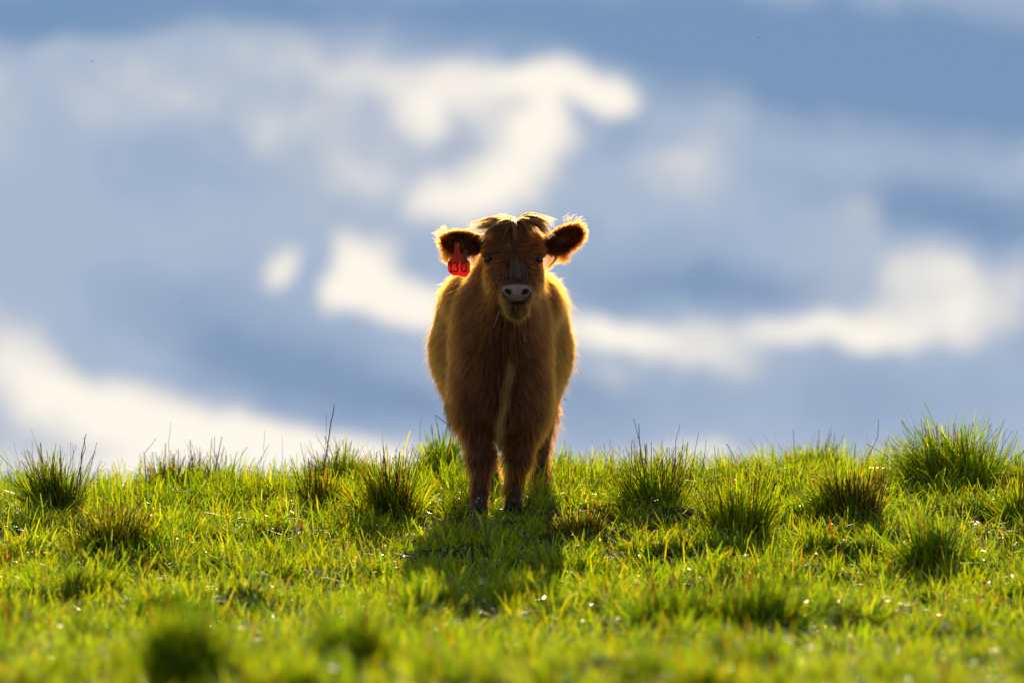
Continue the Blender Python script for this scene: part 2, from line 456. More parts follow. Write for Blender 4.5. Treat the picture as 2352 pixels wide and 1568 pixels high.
# dry litter: pale flat straws
x, y = scatter(130, .3, -12, 3.4); n = len(x)
lit = blades(np.stack([x, y, ground(x, y) + rng.uniform(.008, .05, n)], -1), rng.uniform(.03, .12, n), rng.uniform(.0018, .004, n), rng.uniform(0, 6.28, n),
             rng.normal(1.5, .22, n), rng.normal(0, .3, n), np.full(n, .5), tints(n, [0, 0, 0, 0, 0, 3, 2, 5]))
tag(blade_obj('dead_grass_litter', [lit], M_dry), 'dry straw bits lying between the green blades', 'straw litter', kind='stuff')

# dew beads on the turf
m, t, out = mat_new('dew_water')
p = t.nodes.new('ShaderNodeBsdfPrincipled'); p.inputs['Base Color'].default_value = (.9, .9, .9, 1); p.inputs['Roughness'].default_value = .25
p.inputs['Specular IOR Level'].default_value = 1.0; p.inputs['Metallic'].default_value = .6
t.links.new(p.outputs[0], out.inputs[0]); M_dew = m
x, y = scatter(110, .2, -11.5, 2.8)
x2, y2 = scatter(360, .2, -12, -3.5); x, y = np.concatenate([x, x2]), np.concatenate([y, y2])
sel = rng.random(len(x)) < .45 + .55 * sstep(0, 1.2, patch(x, y, .6, 1.)); x, y = x[sel], y[sel]
oc = np.array([[0, 0, 1], [1, 0, 0], [0, 1, 0], [-1, 0, 0], [0, -1, 0], [0, 0, -1]], float)
of = np.array([[0, 1, 2], [0, 2, 3], [0, 3, 4], [0, 4, 1], [5, 2, 1], [5, 3, 2], [5, 4, 3], [5, 1, 4]])
def subdiv(v, f):
    v = [tuple(a) for a in v]; cache = {}; nf = []
    def mid(a, b):
        key = (min(a, b), max(a, b))
        if key not in cache:
            m_ = (np.array(v[a]) + np.array(v[b])) / 2; m_ /= np.linalg.norm(m_); v.append(tuple(m_)); cache[key] = len(v) - 1
        return cache[key]
    for a, b_, c_ in f:
        ab, bc, ca_ = mid(a, b_), mid(b_, c_), mid(c_, a)
        nf += [[a, ab, ca_], [ab, b_, bc], [ca_, bc, c_], [ab, bc, ca_]]
    return np.array(v), np.array(nf)
sv1, sf1 = subdiv(oc, of)
sv2, sf2 = subdiv(sv1, sf1)
n = len(x)
rad = rng.lognormal(math.log(.0017), .50, n) * np.where(y < -5, 1.35, 1)
cz = ground(x, y) + rng.uniform(.04, .09, n)
DV = (oc[None] * rad[:, None, None] * np.array([1, 1, .9]) + np.stack([x, y, cz], -1)[:, None]).reshape(-1, 3)
DF = (of[None] + (np.arange(n) * len(oc))[:, None, None]).reshape(-1, 3)
tag(mesh_obj('dew_drops', DV, DF, M_dew), 'glinting dew drops scattered over the sunlit grass', 'dew', kind='stuff')

# ------------------------------------------------------------------ tussocks
def tussock(px, py, wpx, hpx, label, weights=W_TUS, dens=1.0, spread=.55, red=.07, yoff=None, name='grass_tussock'):
    hpx *= 1.32; wpx *= 1.12; gx_, gy_, gz_ = place(px, py) if yoff is None else (px2x(px, yoff), yoff, float(ground(px2x(px, yoff), yoff)))
    sc = (D + gy_) / D / 591
    rw, hh = wpx * sc * .5, hpx * sc
    n = int(min(900, 170 + 3600 * rw * 2 * rw * 2 * 2.2) * dens)
    a = rng.uniform(0, 6.283, n); r = np.sqrt(rng.random(n)) * rw * .62
    bx, by = gx_ + np.cos(a) * r, gy_ + np.sin(a) * r * .9
    q = r / (rw * .62)
    ns = rng.integers(3, 6); sx0 = rng.normal(0, rw * .38, ns); sy0 = rng.normal(0, rw * .35, ns); sh = rng.uniform(.5, 1.15, ns)
    si = rng.integers(0, ns, n); sub = rng.random(n) < .7
    bx = np.where(sub, gx_ + sx0[si] + rng.normal(0, rw * .16, n), bx); by = np.where(sub, gy_ + sy0[si] + rng.normal(0, rw * .16, n), by)
    a = np.arctan2(by - gy_, bx - gx_); q = np.clip(np.hypot(bx - gx_, by - gy_) / (rw * .7), 0, 1.3)
    asub = np.arctan2(by - gy_ - sy0[si], bx - gx_ - sx0[si]); a = np.where(sub & (rng.random(n) < .5), asub, a)
    tilt_d = rng.uniform(0, 6.28); tilt = rng.uniform(0, .30)
    base = np.stack([bx, by, ground(bx, by) - .005], -1)
    ln = hh * rng.beta(2.2, 1.8, n) * 1.25 * (1 - .3 * q) * np.where(sub, sh[si], .7)
    lean = q * spread * rng.uniform(.2, 1.4, n) + np.abs(rng.normal(0, .16, n))
    ld = a + rng.normal(0, .8, n)
    lx = lean * np.cos(ld) + tilt * math.cos(tilt_d); ly = lean * np.sin(ld) + tilt * math.sin(tilt_d)
    lean = np.hypot(lx, ly); ld = np.arctan2(ly, lx)
    curve = np.abs(rng.normal(.35, .45, n))
    wd = rng.uniform(.0035, .0085, n)
    root = empty(name, (gx_, gy_, gz_))
    tag(root, label, 'grass tussock', 'grass tussocks on the ridge')
    o = blade_obj('blades', [blades(base, ln, wd, ld, lean, curve, rng.choice([.05, .45, .7], n, p=[.4, .3, .3]), tints(n, weights))], M_grass, root, (gx_, gy_, gz_))
    o['kind'] = 'stuff'
    nd = int(n * red)
    if nd > 3:
        a = rng.uniform(0, 6.283, nd); r = np.sqrt(rng.random(nd)) * rw * .6
        bx, by = gx_ + np.cos(a) * r, gy_ + np.sin(a) * r
        o = blade_obj('dead_stems', [blades(np.stack([bx, by, ground(bx, by)], -1), hh * rng.uniform(.3, .98, nd), rng.uniform(.0022, .0038, nd), a + rng.normal(0, .6, nd),
                      r / rw * spread + np.abs(rng.normal(0, .1, nd)), rng.normal(.1, .35, nd), np.full(nd, .7), tints(nd, [0, 0, 0, 0, 0, 2, 7, 1]) * .8)], M_dry, root, (gx_, gy_, gz_))
        o['kind'] = 'stuff'
    return root
tussock(128, 1195, 150, 150, 'dark ragged grass tussock with long blades at the far left edge of the skyline', red=.25)
tussock(55, 1120, 90, 70, 'small loose grass tuft in the far left corner of the skyline')
tussock(395, 1105, 150, 85, 'thin brown twiggy tussock on the skyline between two green ones', weights=W_RED, red=.4, dens=.6)
tussock(480, 1140, 150, 110, 'dark green dome of grass on the skyline left of the brown twiggy stems')
tussock(760, 1120, 130, 90, 'dense dark tussock at the foot of the tallest brown stalk')
tussock(725, 1160, 90, 95, 'brown dead stemmed tussock in front of the tallest stalk', weights=W_RED, red=.3)
tussock(895, 1185, 120, 130, 'brownish reedy tussock standing left of the calf with a dark matted base', weights=W_RED, red=.4, spread=.4)
tussock(830, 1105, 110, 70, 'short bushy green tuft on the skyline behind the brownish reedy one')
tussock(1022, 1105, 130, 115, "tall upright grass tussock just behind the calf's shadowed foreleg", yoff=1.9, spread=.4)
tussock(1275, 1095, 80, 75, 'small bright tuft directly right of the calf behind its hind leg', weights=W_TURF, yoff=1.9)
tussock(1500, 1165, 190, 130, 'wide dark tussock with spiky stems, first to the right of the calf', red=.25)
tussock(1695, 1240, 190, 150, 'large loose tussock one row nearer than the skyline, right of the spiky one', weights=W_TURF, red=.22)
tussock(1850, 1095, 170, 95, 'bright yellow green tussock on the skyline with broad blades', weights=W_TURF, red=.05, yoff=2.3)
tussock(1965, 1190, 170, 105, 'brown hearted tussock leaning right, just in front of the bright one', weights=W_RED, red=.35)
tussock(2180, 1140, 280, 150, 'largest tussock, a dense dark green dome on the right skyline', dens=2.6, red=.06, spread=.8)
tussock(2220, 1075, 230, 90, 'pale sunlit tuft rising behind the largest dome', yoff=2.4, weights=W_TURF, red=.1)
tussock(2345, 1215, 90, 130, 'upright tussock cut off by the right edge of the picture', red=.2)
tussock(2150, 1315, 140, 130, 'narrow dark tussock on the slope below the largest dome', spread=.4, red=.15)
tussock(245, 1270, 210, 100, 'low reddish brown tussock on the slope below the far left one', weights=W_RED, red=.3)
tussock(200, 1370, 130, 90, 'small dark cut tussock in the left of the slope', spread=.35)
tussock(430, 1235, 90, 60, 'small dark tuft on the slope under the green dome')
tussock(1330, 1320, 230, 65, "flat dark tussock at the far edge of the calf's shadow", spread=.8, dens=.8)
tussock(1330, 1225, 170, 50, 'low brown matted tuft to the lower right of the hooves', weights=W_RED, red=.4, spread=.9)
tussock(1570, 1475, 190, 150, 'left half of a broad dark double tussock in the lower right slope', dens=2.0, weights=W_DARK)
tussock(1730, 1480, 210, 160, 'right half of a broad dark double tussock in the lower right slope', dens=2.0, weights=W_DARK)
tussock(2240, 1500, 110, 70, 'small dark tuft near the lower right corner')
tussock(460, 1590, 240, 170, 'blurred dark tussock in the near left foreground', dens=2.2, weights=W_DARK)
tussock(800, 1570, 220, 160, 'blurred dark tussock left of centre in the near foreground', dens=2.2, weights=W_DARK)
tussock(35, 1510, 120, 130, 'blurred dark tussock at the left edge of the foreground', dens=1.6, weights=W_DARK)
tussock(960, 1440, 120, 105, 'bright blurred tuft rising in the foreground under the calf', weights=W_TURF, red=.05)

# ------------------------------------------------------------------ tall stalks
def tube(pts, rads, sides=5):
    pts = [Vector(p_) for p_ in pts]; V = []; F = []
    for i, p_ in enumerate(pts):
        d_ = (pts[min(i + 1, len(pts) - 1)] - pts[max(i - 1, 0)]).normalized()
        u = d_.cross(Vector((0, 1, 0.01))).normalized(); w = d_.cross(u)
        for s in range(sides):
            a = 2 * math.pi * s / sides
            V.append(p_ + (u * math.cos(a) + w * math.sin(a)) * rads[i])
    for i in range(len(pts) - 1):
        for s in range(sides):
            s2 = (s + 1) % sides
            F.append([i * sides + s, i * sides + s2, (i + 1) * sides + s2, (i + 1) * sides + s])
    F.append(list(range(sides))[::-1]); F.append([(len(pts) - 1) * sides + s for s in range(sides)])
    return V, F
M_stalk = principled('dry_brown_stalk', (.085, .045, .028), .6, .3, .4, 200)
M_stalk_g = principled('green_stalk', (.07, .12, .015), .5, .4, .3, 200)
def stalk(path, label, y=1.6, r=.0022, mat=None):
    pts = []
    for i, (px, py) in enumerate(path):
        e = PITCH - (py - 784) / 342
        z = CZ + math.tan(R(e)) * (D + y)
        pts.append(Vector((px2x(px, y), y + .02 * i, z)))
    b0 = pts[0].copy(); gz = float(ground(b0.x, b0.y))
    if b0.z > gz:
        d_ = pts[0] - pts[1]; k_ = min(1.5, (b0.z - gz + .01) / max(.02, -d_.z))
        pts.insert(0, b0 + d_ * k_)
        pts[0].z = gz - .01
    dense = []
    for a_, b_ in zip(pts[:-1], pts[1:]):
        for q in range(3):
            dense.append(a_.lerp(b_, q / 3) + Vector((rng.normal(0, .0012), 0, 0)))
    dense.append(pts[-1])
    o0 = pts[0].copy()
    V, F = tube([p_ - o0 for p_ in dense], [r * (1.15 - .75 * i / len(dense)) for i in range(len(dense))])
    ob = mesh_obj('grass_stalk', np.array([list(v) for v in V]), F, mat or M_stalk, loc=o0)
    tag(ob, label, 'stalk', 'tall stalks on the skyline')
stalk([(742, 1090), (758, 990), (768, 928)], 'tallest dark brown stalk, thick at its foot, on the skyline left of the calf', 1.2, .0034)
stalk([(745, 1060), (750, 990), (749, 945)], 'thin green stalk close beside the tallest brown one', 1.3, .0012, M_stalk_g)
stalk([(186, 1085), (190, 1040), (198, 995)], 'dark forked looking stalk over the far left tussock', .6, .0028)
stalk([(184, 1080), (196, 1030), (193, 1003)], 'second dark stalk crossing the one over the far left tussock', .6, .002)
stalk([(392, 1075), (388, 1020), (392, 968)], 'pale thin stalk bent midway above the brown twiggy stems', 1.3, .0013)
stalk([(335, 1060), (332, 1040), (360, 1005)], 'kinked brown stalk slanting right at the left of the twiggy stems', 1.0, .0016)
stalk([(595, 1075), (606, 1040), (609, 985)], 'thin upright stalk on the skyline right of the dark green dome', 1.8, .0012)
stalk([(596, 1060), (620, 1018)], 'short slanting stalk beside the thin upright one', 1.5, .0014)
stalk([(650, 1050), (648, 1000)], 'faint hair thin stalk on the skyline in front of the cream cloud', 2.2, .001)
stalk([(704, 1080), (690, 1015)], 'brown stalk leaning left just left of the tallest stalk', 1.2, .0016)
stalk([(966, 1060), (964, 1000), (966, 962)], 'thin green stalk standing left of the calf', 2.0, .0013, M_stalk_g)
stalk([(1015, 1020), (1030, 975), (998, 952)], 'green blade bending left beside the calf elbow', 1.9, .003, M_stalk_g)
stalk([(1480, 1065), (1455, 960)], 'dark stalk leaning left above the first tussock right of the calf', 1.0, .002)
stalk([(1477, 1075), (1468, 1010), (1467, 972)], 'broad bright green stalk crossing the dark leaning one', .9, .003, M_stalk_g)
stalk([(1549, 1078), (1552, 1015), (1562, 972)], 'dark gently curved stalk above the right end of the spiky tussock', .9, .0017)
stalk([(1585, 1095), (1605, 990)], 'straight dark stalk leaning right beside the curved one', .9, .0017)
stalk([(1610, 1100), (1622, 1010)], 'shorter straight dark stalk parallel to its left neighbour', .8, .0016)
stalk([(1392, 1100), (1388, 1016)], 'short dark stalk nearest to the calf on its right', 1.8, .0014)
stalk([(1425, 1100), (1423, 1022)], 'dark stub stalk left of the leaning stalk', 1.5, .0015)
stalk([(1960, 1110), (2016, 1003), (2018, 962)], 'long dark stalk with a sharp kink near its top on the right skyline', 1.2, .0019)
stalk([(1944, 1110), (1962, 1050), (1966, 1016)], 'dark stalk rising just left of the kinked one', 1.2, .0019)
stalk([(1965, 1100), (1990, 1030)], 'short dark stalk between the kinked one and its left neighbour', 1.1, .0015)
stalk([(2125, 1060), (2124, 1000), (2126, 965)], 'thin green stalk rising from the largest dome', 1.6, .0014, M_stalk_g)
stalk([(1826, 1060), (1822, 985)], 'green brown stalk above the bright skyline tussock', 1.9, .0018, M_stalk_g)
stalk([(1690, 1060), (1668, 1018)], 'thick blurred stalk leaning left on the skyline between two tussocks', 2.3, .003)

# ------------------------------------------------------------------ calf: signed distance body
H = .0065
X0, X1, Y0, Y1, Z0, Z1 = -.40, .40, -.50, 1.28, -.03, 1.17
ax = np.arange(X0, X1, H); ay = np.arange(Y0, Y1, H); azz = np.arange(Z0, Z1, H)
FD = np.full((len(ax), len(ay), len(azz)), .3, np.float32)
def block(lo, hi, m):
    s = []
    for a, l, h_ in ((ax, lo[0] - m, hi[0] + m), (ay, lo[1] - m, hi[1] + m), (azz, lo[2] - m, hi[2] + m)):
        i0 = max(0, np.searchsorted(a, l)); i1 = min(len(a), np.searchsorted(a, h_)); s.append(slice(i0, i1))
    return tuple(s)
def blend(s, d, k_, op):
    cur = FD[s]
    if op == 'add':
        h_ = np.clip(.5 + .5 * (cur - d) / k_, 0, 1)
        FD[s] = cur * (1 - h_) + d * h_ - k_ * h_ * (1 - h_)
    else:
        h_ = np.clip(.5 - .5 * (cur + d) / k_, 0, 1)
        FD[s] = cur * (1 - h_) - d * h_ + k_ * h_ * (1 - h_)
def grid(s):
    return ax[s[0]][:, None, None], ay[s[1]][None, :, None], azz[s[2]][None, None, :]
def ell(c, r, k_=.03, rot=None, op='add'):
    c = np.array(c); r = np.array(r, float)
    rr = r if rot is None else np.full(3, r.max())
    s = block(c - rr, c + rr, k_ + .06)
    gx_, gy_, gz_ = grid(s)
    p_ = [gx_ - c[0], gy_ - c[1], gz_ - c[2]]
    if rot is not None:
        M_ = np.array(rot.to_matrix()).T
        q = [M_[i][0] * p_[0] + M_[i][1] * p_[1] + M_[i][2] * p_[2] for i in range(3)]
    else:
        q = p_
    k0 = np.sqrt((q[0] / r[0]) ** 2 + (q[1] / r[1]) ** 2 + (q[2] / r[2]) ** 2) + 1e-9
    k1 = np.sqrt((q[0] / r[0] ** 2) ** 2 + (q[1] / r[1] ** 2) ** 2 + (q[2] / r[2] ** 2) ** 2) + 1e-9
    blend(s, k0 * (k0 - 1) / k1, k_, op)
def cone(a, b_, r0, r1, k_=.03, op='add'):
    a = np.array(a, float); b_ = np.array(b_, float); m_ = max(r0, r1)
    s = block(np.minimum(a, b_) - m_, np.maximum(a, b_) + m_, k_ + .06)
    gx_, gy_, gz_ = grid(s)
    ab = b_ - a; L = ab @ ab
    t_ = np.clip(((gx_ - a[0]) * ab[0] + (gy_ - a[1]) * ab[1] + (gz_ - a[2]) * ab[2]) / L, 0, 1)
    d = np.sqrt((gx_ - a[0] - ab[0] * t_) ** 2 + (gy_ - a[1] - ab[1] * t_) ** 2 + (gz_ - a[2] - ab[2] * t_) ** 2) - (r0 + (r1 - r0) * t_)
    blend(s, d, k_, op)
from mathutils import Euler
CX = -.042
# trunk
ell((CX, .66, .66), (.266, .44, .265), .05)
cone((CX - .085, .30, .83), (CX - .10, .95, .84), .125, .13, .06)
cone((CX + .095, .30, .82), (CX + .11, .95, .84), .125, .13, .06)
ell((CX, .95, .74), (.215, .19, .22), .06)
# shoulders, chest
ell((CX, .12, .65), (.172, .20, .27), .03)
for sx_ in (-1, 1):
    ell((CX + sx_ * .105, .13, .62), (.072, .16, .24), .05)
    ell((CX + sx_ * .105, .10, .44), (.075, .11, .15), .05)
ell((CX + .01, .0, .52), (.115, .12, .20), .06)
# belly
ell((CX, .55, .50), (.20, .40, .16), .06)
# neck
cone((CX, .10, .80), (-.005, -.10, .96), .155, .105, .06)
cone((CX, -.0, .64), (.005, -.15, .86), .13, .085, .06)
# front legs: (elbow, knee, fetlock, foot)
gzf = lambda x_, y_: float(ground(x_, y_))
FL = [(-.146, .10), (.060, .13)]
legs = []
def foreleg(xe, xk, xf, y_, yf):
    g0 = gzf(xf, yf)
    cone((xe, y_ + .03, .48), (xe, y_, .36), .075, .066, .05)
    cone((xe, y_, .36), (xk, y_ - .01, .215), .066, .047, .03)
    ell((xk, y_ - .018, .205), (.047, .048, .052), .03)
    cone((xk, y_ - .01, .20), (xf, yf + .02, g0 + .085), .040, .027, .02)
    ell((xf, yf + .012, g0 + .07), (.034, .038, .030), .02)
    cone((xf, yf + .01, g0 + .07), (xf, yf - .012, g0 + .03), .029, .031, .01)
    legs.append((xf, yf - .015, g0))
foreleg(-.142, -.122, -.127, .06, .02)
foreleg(.052, .024, .005, .12, .14)
def hindleg(xt, xh, xf, yf):
    g0 = gzf(xf, yf)
    ell((xt, .93, .58), (.10, .17, .20), .06)
    cone((xt, .90, .50), (xh, 1.06, .40 + .03), .085, .048, .05)
    cone((xh, 1.08, .43), (xh, 1.06, .36), .047, .043, .03)
    cone((xh, 1.06, .38), (xf, yf + .02, g0 + .09), .042, .028, .02)
    ell((xf, yf + .012, g0 + .07), (.034, .038, .030), .02)
    cone((xf, yf + .01, g0 + .07), (xf, yf - .012, g0 + .03), .029, .031, .01)
    legs.append((xf, yf - .015, g0))
hindleg(.072, .124, .112, .98)
hindleg(-.150, -.145, -.085, .92)
# tail down the back
cone((CX, 1.10, .86), (CX + .01, 1.17, .70), .03, .024, .03)
cone((CX + .01, 1.17, .70), (CX + .03, 1.16, .42), .022, .015, .02)
# head
ell((.003, -.18, 1.038), (.114, .11, .074), .04)
cone((.005, -.215, .985), (.016, -.345, .855), .092, .058, .04)
for sx_ in (-1, 1):
    ell((.008 + sx_ * .062, -.20, .915), (.044, .095, .090), .04)
    ell((.006 + sx_ * .085, -.232, .995), (.032, .045, .030), .025)
    ell((.012 + sx_ * .050, -.28, .90), (.035, .05, .06), .03)
cone((.010, -.20, .86), (.017, -.325, .780), .066, .038, .04)
ell((.018, -.370, .832), (.064, .050, .050), .02)
ell((.018, -.350, .773), (.043, .043, .027), .012)
for sx_ in (-1, 1):
    ell((.018 + sx_ * .032, -.402, .836), (.024, .026, .024), .012)            # nostril wings
    ell((.018 + sx_ * .032, -.430, .836), (.0135, .026, .0105), .004, Euler((0, R(sx_ * -35), 0)), 'sub')
    ell((.006 + sx_ * .099, -.262, .966), (.018, .020, .014), .008, None, 'sub')   # eye sockets
# mouth line
ell((.018, -.412, .797), (.034, .02, .0025), .004, None, 'sub')
# ears
EARS = [((-.198, -.155, 1.035), (.080, .022, .045), Euler((0, R(4), 0)), -1), ((.205, -.155, 1.052), (.080, .022, .045), Euler((0, R(-27), 0)), 1)]
for c_, r_, e_, s_ in EARS:
    ell(c_, r_, .02, e_)
    rm = e_.to_matrix()
    cc = Vector(c_) + rm @ Vector((s_ * .012, -.022, 0))
    ell(tuple(cc), (.064, .024, .029), .008, e_, 'sub')
    a_ = Vector(c_) + rm @ Vector((-s_ * .05, 0, 0)); b_ = Vector((s_ * .09, -.15, 1.035))
    cone(tuple(b_), tuple(a_), .032, .026, .02)
# second inner relief of the ear bases is left to the coat

def surface_nets(F_):
    neg = F_ < 0
    nx_, ny_, nz_ = F_.shape
    cs = np.zeros((nx_ - 1, ny_ - 1, nz_ - 1), np.uint8)
    offs = [(i, j, k_) for i in (0, 1) for j in (0, 1) for k_ in (0, 1)]
    for i, j, k_ in offs:
        cs += neg[i:nx_ - 1 + i, j:ny_ - 1 + j, k_:nz_ - 1 + k_]
    act = (cs > 0) & (cs < 8)
    I = np.argwhere(act)
    ids = np.full(act.shape, -1, np.int64); ids[act] = np.arange(len(I))
    acc = np.zeros((len(I), 3)); cnt = np.zeros(len(I))
    val = {o_: F_[I[:, 0] + o_[0], I[:, 1] + o_[1], I[:, 2] + o_[2]].astype(float) for o_ in offs}
    for o1 in offs:
        for ax_ in range(3):
            if o1[ax_] == 0:
                o2 = list(o1); o2[ax_] = 1; o2 = tuple(o2)
                a, b_ = val[o1], val[o2]
                m_ = (a < 0) != (b_ < 0)
                tt = np.where(m_, a / np.where(m_, a - b_, 1), 0)
                p_ = np.array(o1, float)[None] + tt[:, None] * (np.array(o2) - np.array(o1))[None]
                acc += p_ * m_[:, None]; cnt += m_
    V = (I + acc / cnt[:, None]) * H + np.array([X0, Y0, Z0])
    faces = []
    for ax_ in range(3):
        sl1 = [slice(0, None)] * 3; sl2 = [slice(0, None)] * 3
        sl1[ax_] = slice(0, -1); sl2[ax_] = slice(1, None)
        a = neg[tuple(sl1)]; b_ = neg[tuple(sl2)]
        E = np.argwhere(a != b_)
        fl = a[tuple(E.T)]
        u, v = (ax_ + 1) % 3, (ax_ + 2) % 3
        ok = (E[:, u] > 0) & (E[:, v] > 0) & (E[:, u] < F_.shape[u] - 1) & (E[:, v] < F_.shape[v] - 1)
        E = E[ok]; fl = fl[ok]
        q = []
        for du, dv in ((1, 1), (0, 1), (0, 0), (1, 0)):
            c_ = E.copy(); c_[:, u] -= du; c_[:, v] -= dv
            q.append(ids[tuple(c_.T)])
        q = np.stack(q, -1)
        q[~fl] = q[~fl][:, ::-1]
        faces.append(q)
    return V, np.concatenate(faces)
BV, BF = surface_nets(FD)

# laplacian polish
ed = np.concatenate([BF[:, [0, 1]], BF[:, [1, 2]], BF[:, [2, 3]], BF[:, [3, 0]]])
for it in range(2):
    s_ = np.zeros_like(BV); c_ = np.zeros(len(BV))
    for k_ in (0, 1):
        for d_ in range(3):
            s_[:, d_] += np.bincount(ed[:, k_], BV[ed[:, 1 - k_], d_], len(BV))
        c_ += np.bincount(ed[:, k_], minlength=len(BV))
    BV = BV * .5 + .5 * s_ / c_[:, None]
fn = np.cross(BV[BF[:, 2]] - BV[BF[:, 0]], BV[BF[:, 3]] - BV[BF[:, 1]])
VN = np.zeros_like(BV)
for k_ in range(4):
    for d_ in range(3):
        VN[:, d_] += np.bincount(BF[:, k_], fn[:, d_], len(BV))
VN /= np.linalg.norm(VN, axis=1)[:, None] + 1e-12

calf = empty('calf', (0, .05, gzf(0, .05)))
tag(calf, 'shaggy brown highland calf with a red ear tag, facing the viewer on the grassy ridge', 'calf')
CO = np.array(calf.location)

# skin: brown hide, pink grey nose, darker at the nostrils and mouth line
mk = np.zeros((len(BV), 4), np.float32); mk[:, 3] = 1
hide = np.array([.035, .014, .005])
mk[:, :3] = hide
pnose = ((BV[:, 0] - .018) / (.049 + .50 * (BV[:, 2] - .829))) ** 2 + ((BV[:, 2] - .831) / .035) ** 4 < 1
pnose &= BV[:, 1] < -.375
mk[pnose, :3] = (.30, .205, .175)
for s__ in (-1, 1):
    xx_, zz_ = BV[:, 0] - .018 - s__ * .033, BV[:, 2] - .835; c3, s3 = math.cos(R(38)), s__ * math.sin(R(38))
    d2 = ((xx_ * c3 + zz_ * s3) / .0165) ** 2 + ((-xx_ * s3 + zz_ * c3) / .0095) ** 2
    mk[(d2 < 1) & (BV[:, 1] < -.37), :3] = (.03, .015, .013)
mk[(np.abs(BV[:, 2] - .797) < .003) & (BV[:, 1] < -.37), :3] = (.05, .025, .02)
m, t, out = mat_new('calf_skin')
p = t.nodes.new('ShaderNodeBsdfPrincipled'); p.inputs['Roughness'].default_value = .42; p.inputs['Specular IOR Level'].default_value = .4
a = t.nodes.new('ShaderNodeAttribute'); a.attribute_name = 'hide'
nn = t.nodes.new('ShaderNodeTexNoise'); nn.inputs['Scale'].default_value = 130; nn.inputs['Detail'].default_value = 5
tcn = t.nodes.new('ShaderNodeTexCoord'); t.links.new(tcn.outputs['Object'], nn.inputs['Vector'])
mm = N(t, 'ShaderNodeMix', data_type='RGBA', blend_type='OVERLAY'); mm.inputs[0].default_value = .6
t.links.new(a.outputs['Color'], mm.inputs[6]); t.links.new(nn.outputs['Fac'], mm.inputs[7])
t.links.new(mm.outputs[2], p.inputs['Base Color'])
bb = t.nodes.new('ShaderNodeBump'); bb.inputs['Distance'].default_value = .0012; bb.inputs['Strength'].default_value = .6
t.links.new(nn.outputs['Fac'], bb.inputs['Height']); t.links.new(bb.outputs[0], p.inputs['Normal'])
t.links.new(p.outputs[0], out.inputs[0])
body = mesh_obj('body', BV - CO, BF, m, calf)
atb = body.data.color_attributes.new('hide', 'FLOAT_COLOR', 'POINT')
atb.data.foreach_set('color', mk.ravel())

# ------------------------------------------------------------------ coat
def hair_mat(name, rough=.32, rr=.45, ior=1.5):
    m, t, out = mat_new(name)
    h_ = t.nodes.new('ShaderNodeBsdfHairPrincipled')
    h_.model = 'CHIANG'
    h_.parametrization = 'COLOR'
    a = t.nodes.new('ShaderNodeAttribute'); a.attribute_name = 'fur_tint'
    t.links.new(a.outputs['Color'], h_.inputs['Color'])
    h_.inputs['Roughness'].default_value = rough
    h_.inputs['Radial Roughness'].default_value = rr
    h_.inputs['IOR'].default_value = ior
    h_.inputs['Random Roughness'].default_value = .2
    t.links.new(h_.outputs[0], out.inputs[0])
    return m
M_fur = hair_mat('calf_fur')
def hair_obj(name, P, rad, tint, mat, parent=calf):
    """P (n,k,3) world points; rad (n,k); tint (n,3)"""
    n, k_, _ = P.shape
    hc = bpy.data.hair_curves.new(name)
    hc.add_curves([k_] * n)
    pos = (P - CO).astype(np.float32)
    hc.attributes['position'].data.foreach_set('vector', pos.ravel())
    ra = hc.attributes.get('radius') or hc.attributes.new('radius', 'FLOAT', 'POINT')
    ra.data.foreach_set('value', rad.astype(np.float32).ravel())
    ta = hc.attributes.new('fur_tint', 'FLOAT_COLOR', 'CURVE')
    ta.data.foreach_set('color', np.concatenate([tint, np.ones((n, 1))], 1).astype(np.float32).ravel())
    hc.materials.append(mat)
    o = bpy.data.objects.new(name, hc); COL.objects.link(o); o.parent = parent
    return o
tri = np.concatenate([BF[:, [0, 1, 2]], BF[:, [0, 2, 3]]])
tc_ = BV[tri].mean(1)
area = np.linalg.norm(np.cross(BV[tri[:, 1]] - BV[tri[:, 0]], BV[tri[:, 2]] - BV[tri[:, 0]]), axis=1) / 2
def head_mask(P):
    return sstep(.68, .76, P[:, 2]) * sstep(-.09, -.16, P[:, 1])
def ear_mask(P):
    return sstep(.118, .135, np.abs(P[:, 0] - .003)) * (P[:, 2] > .96) * (P[:, 1] < -.08)
hm = head_mask(tc_); em = ear_mask(tc_)
dens = 1 + 2.2 * hm + 3.0 * em
dens *= np.where(tc_[:, 1] > .75, .75, 1)
dnose = ((tc_[:, 0] - .018) / (.049 + .50 * (tc_[:, 2] - .829))) ** 2 + ((tc_[:, 2] - .831) / .035) ** 4
dens[(dnose < 1) & (tc_[:, 1] < -.36)] = 0
dens[(np.abs(tc_[:, 2] - .797) < .004) & (tc_[:, 1] < -.36)] = 0
for s__ in (-1, 1):
    de = ((tc_[:, 0] - .006 - s__ * .099) / .016) ** 2 + ((tc_[:, 2] - .966) / .012) ** 2
    dens[(de < 1) & (tc_[:, 1] < -.2)] = 0
w = area * dens; w /= w.sum()
NH = 120000
ti = rng.choice(len(tri), NH, p=w)
u = rng.random(NH); v = rng.random(NH); fl = u + v > 1; u[fl] = 1 - u[fl]; v[fl] = 1 - v[fl]
A, B_, C_ = tri[ti].T
P0 = BV[A] * (1 - u - v)[:, None] + BV[B_] * u[:, None] + BV[C_] * v[:, None]
Nn = VN[A] * (1 - u - v)[:, None] + VN[B_] * u[:, None] + VN[C_] * v[:, None]
Nn /= np.linalg.norm(Nn, axis=1)[:, None]
def fnoise(P, f, seed=0):
    r_ = np.random.default_rng(seed); o_ = np.zeros((len(P), 3))
    for q in range(4):
        K = r_.normal(0, f, (3, 3)); ph = r_.uniform(0, 6.28, 3)
        o_ += np.sin(P @ K + ph)
    return o_ / 2
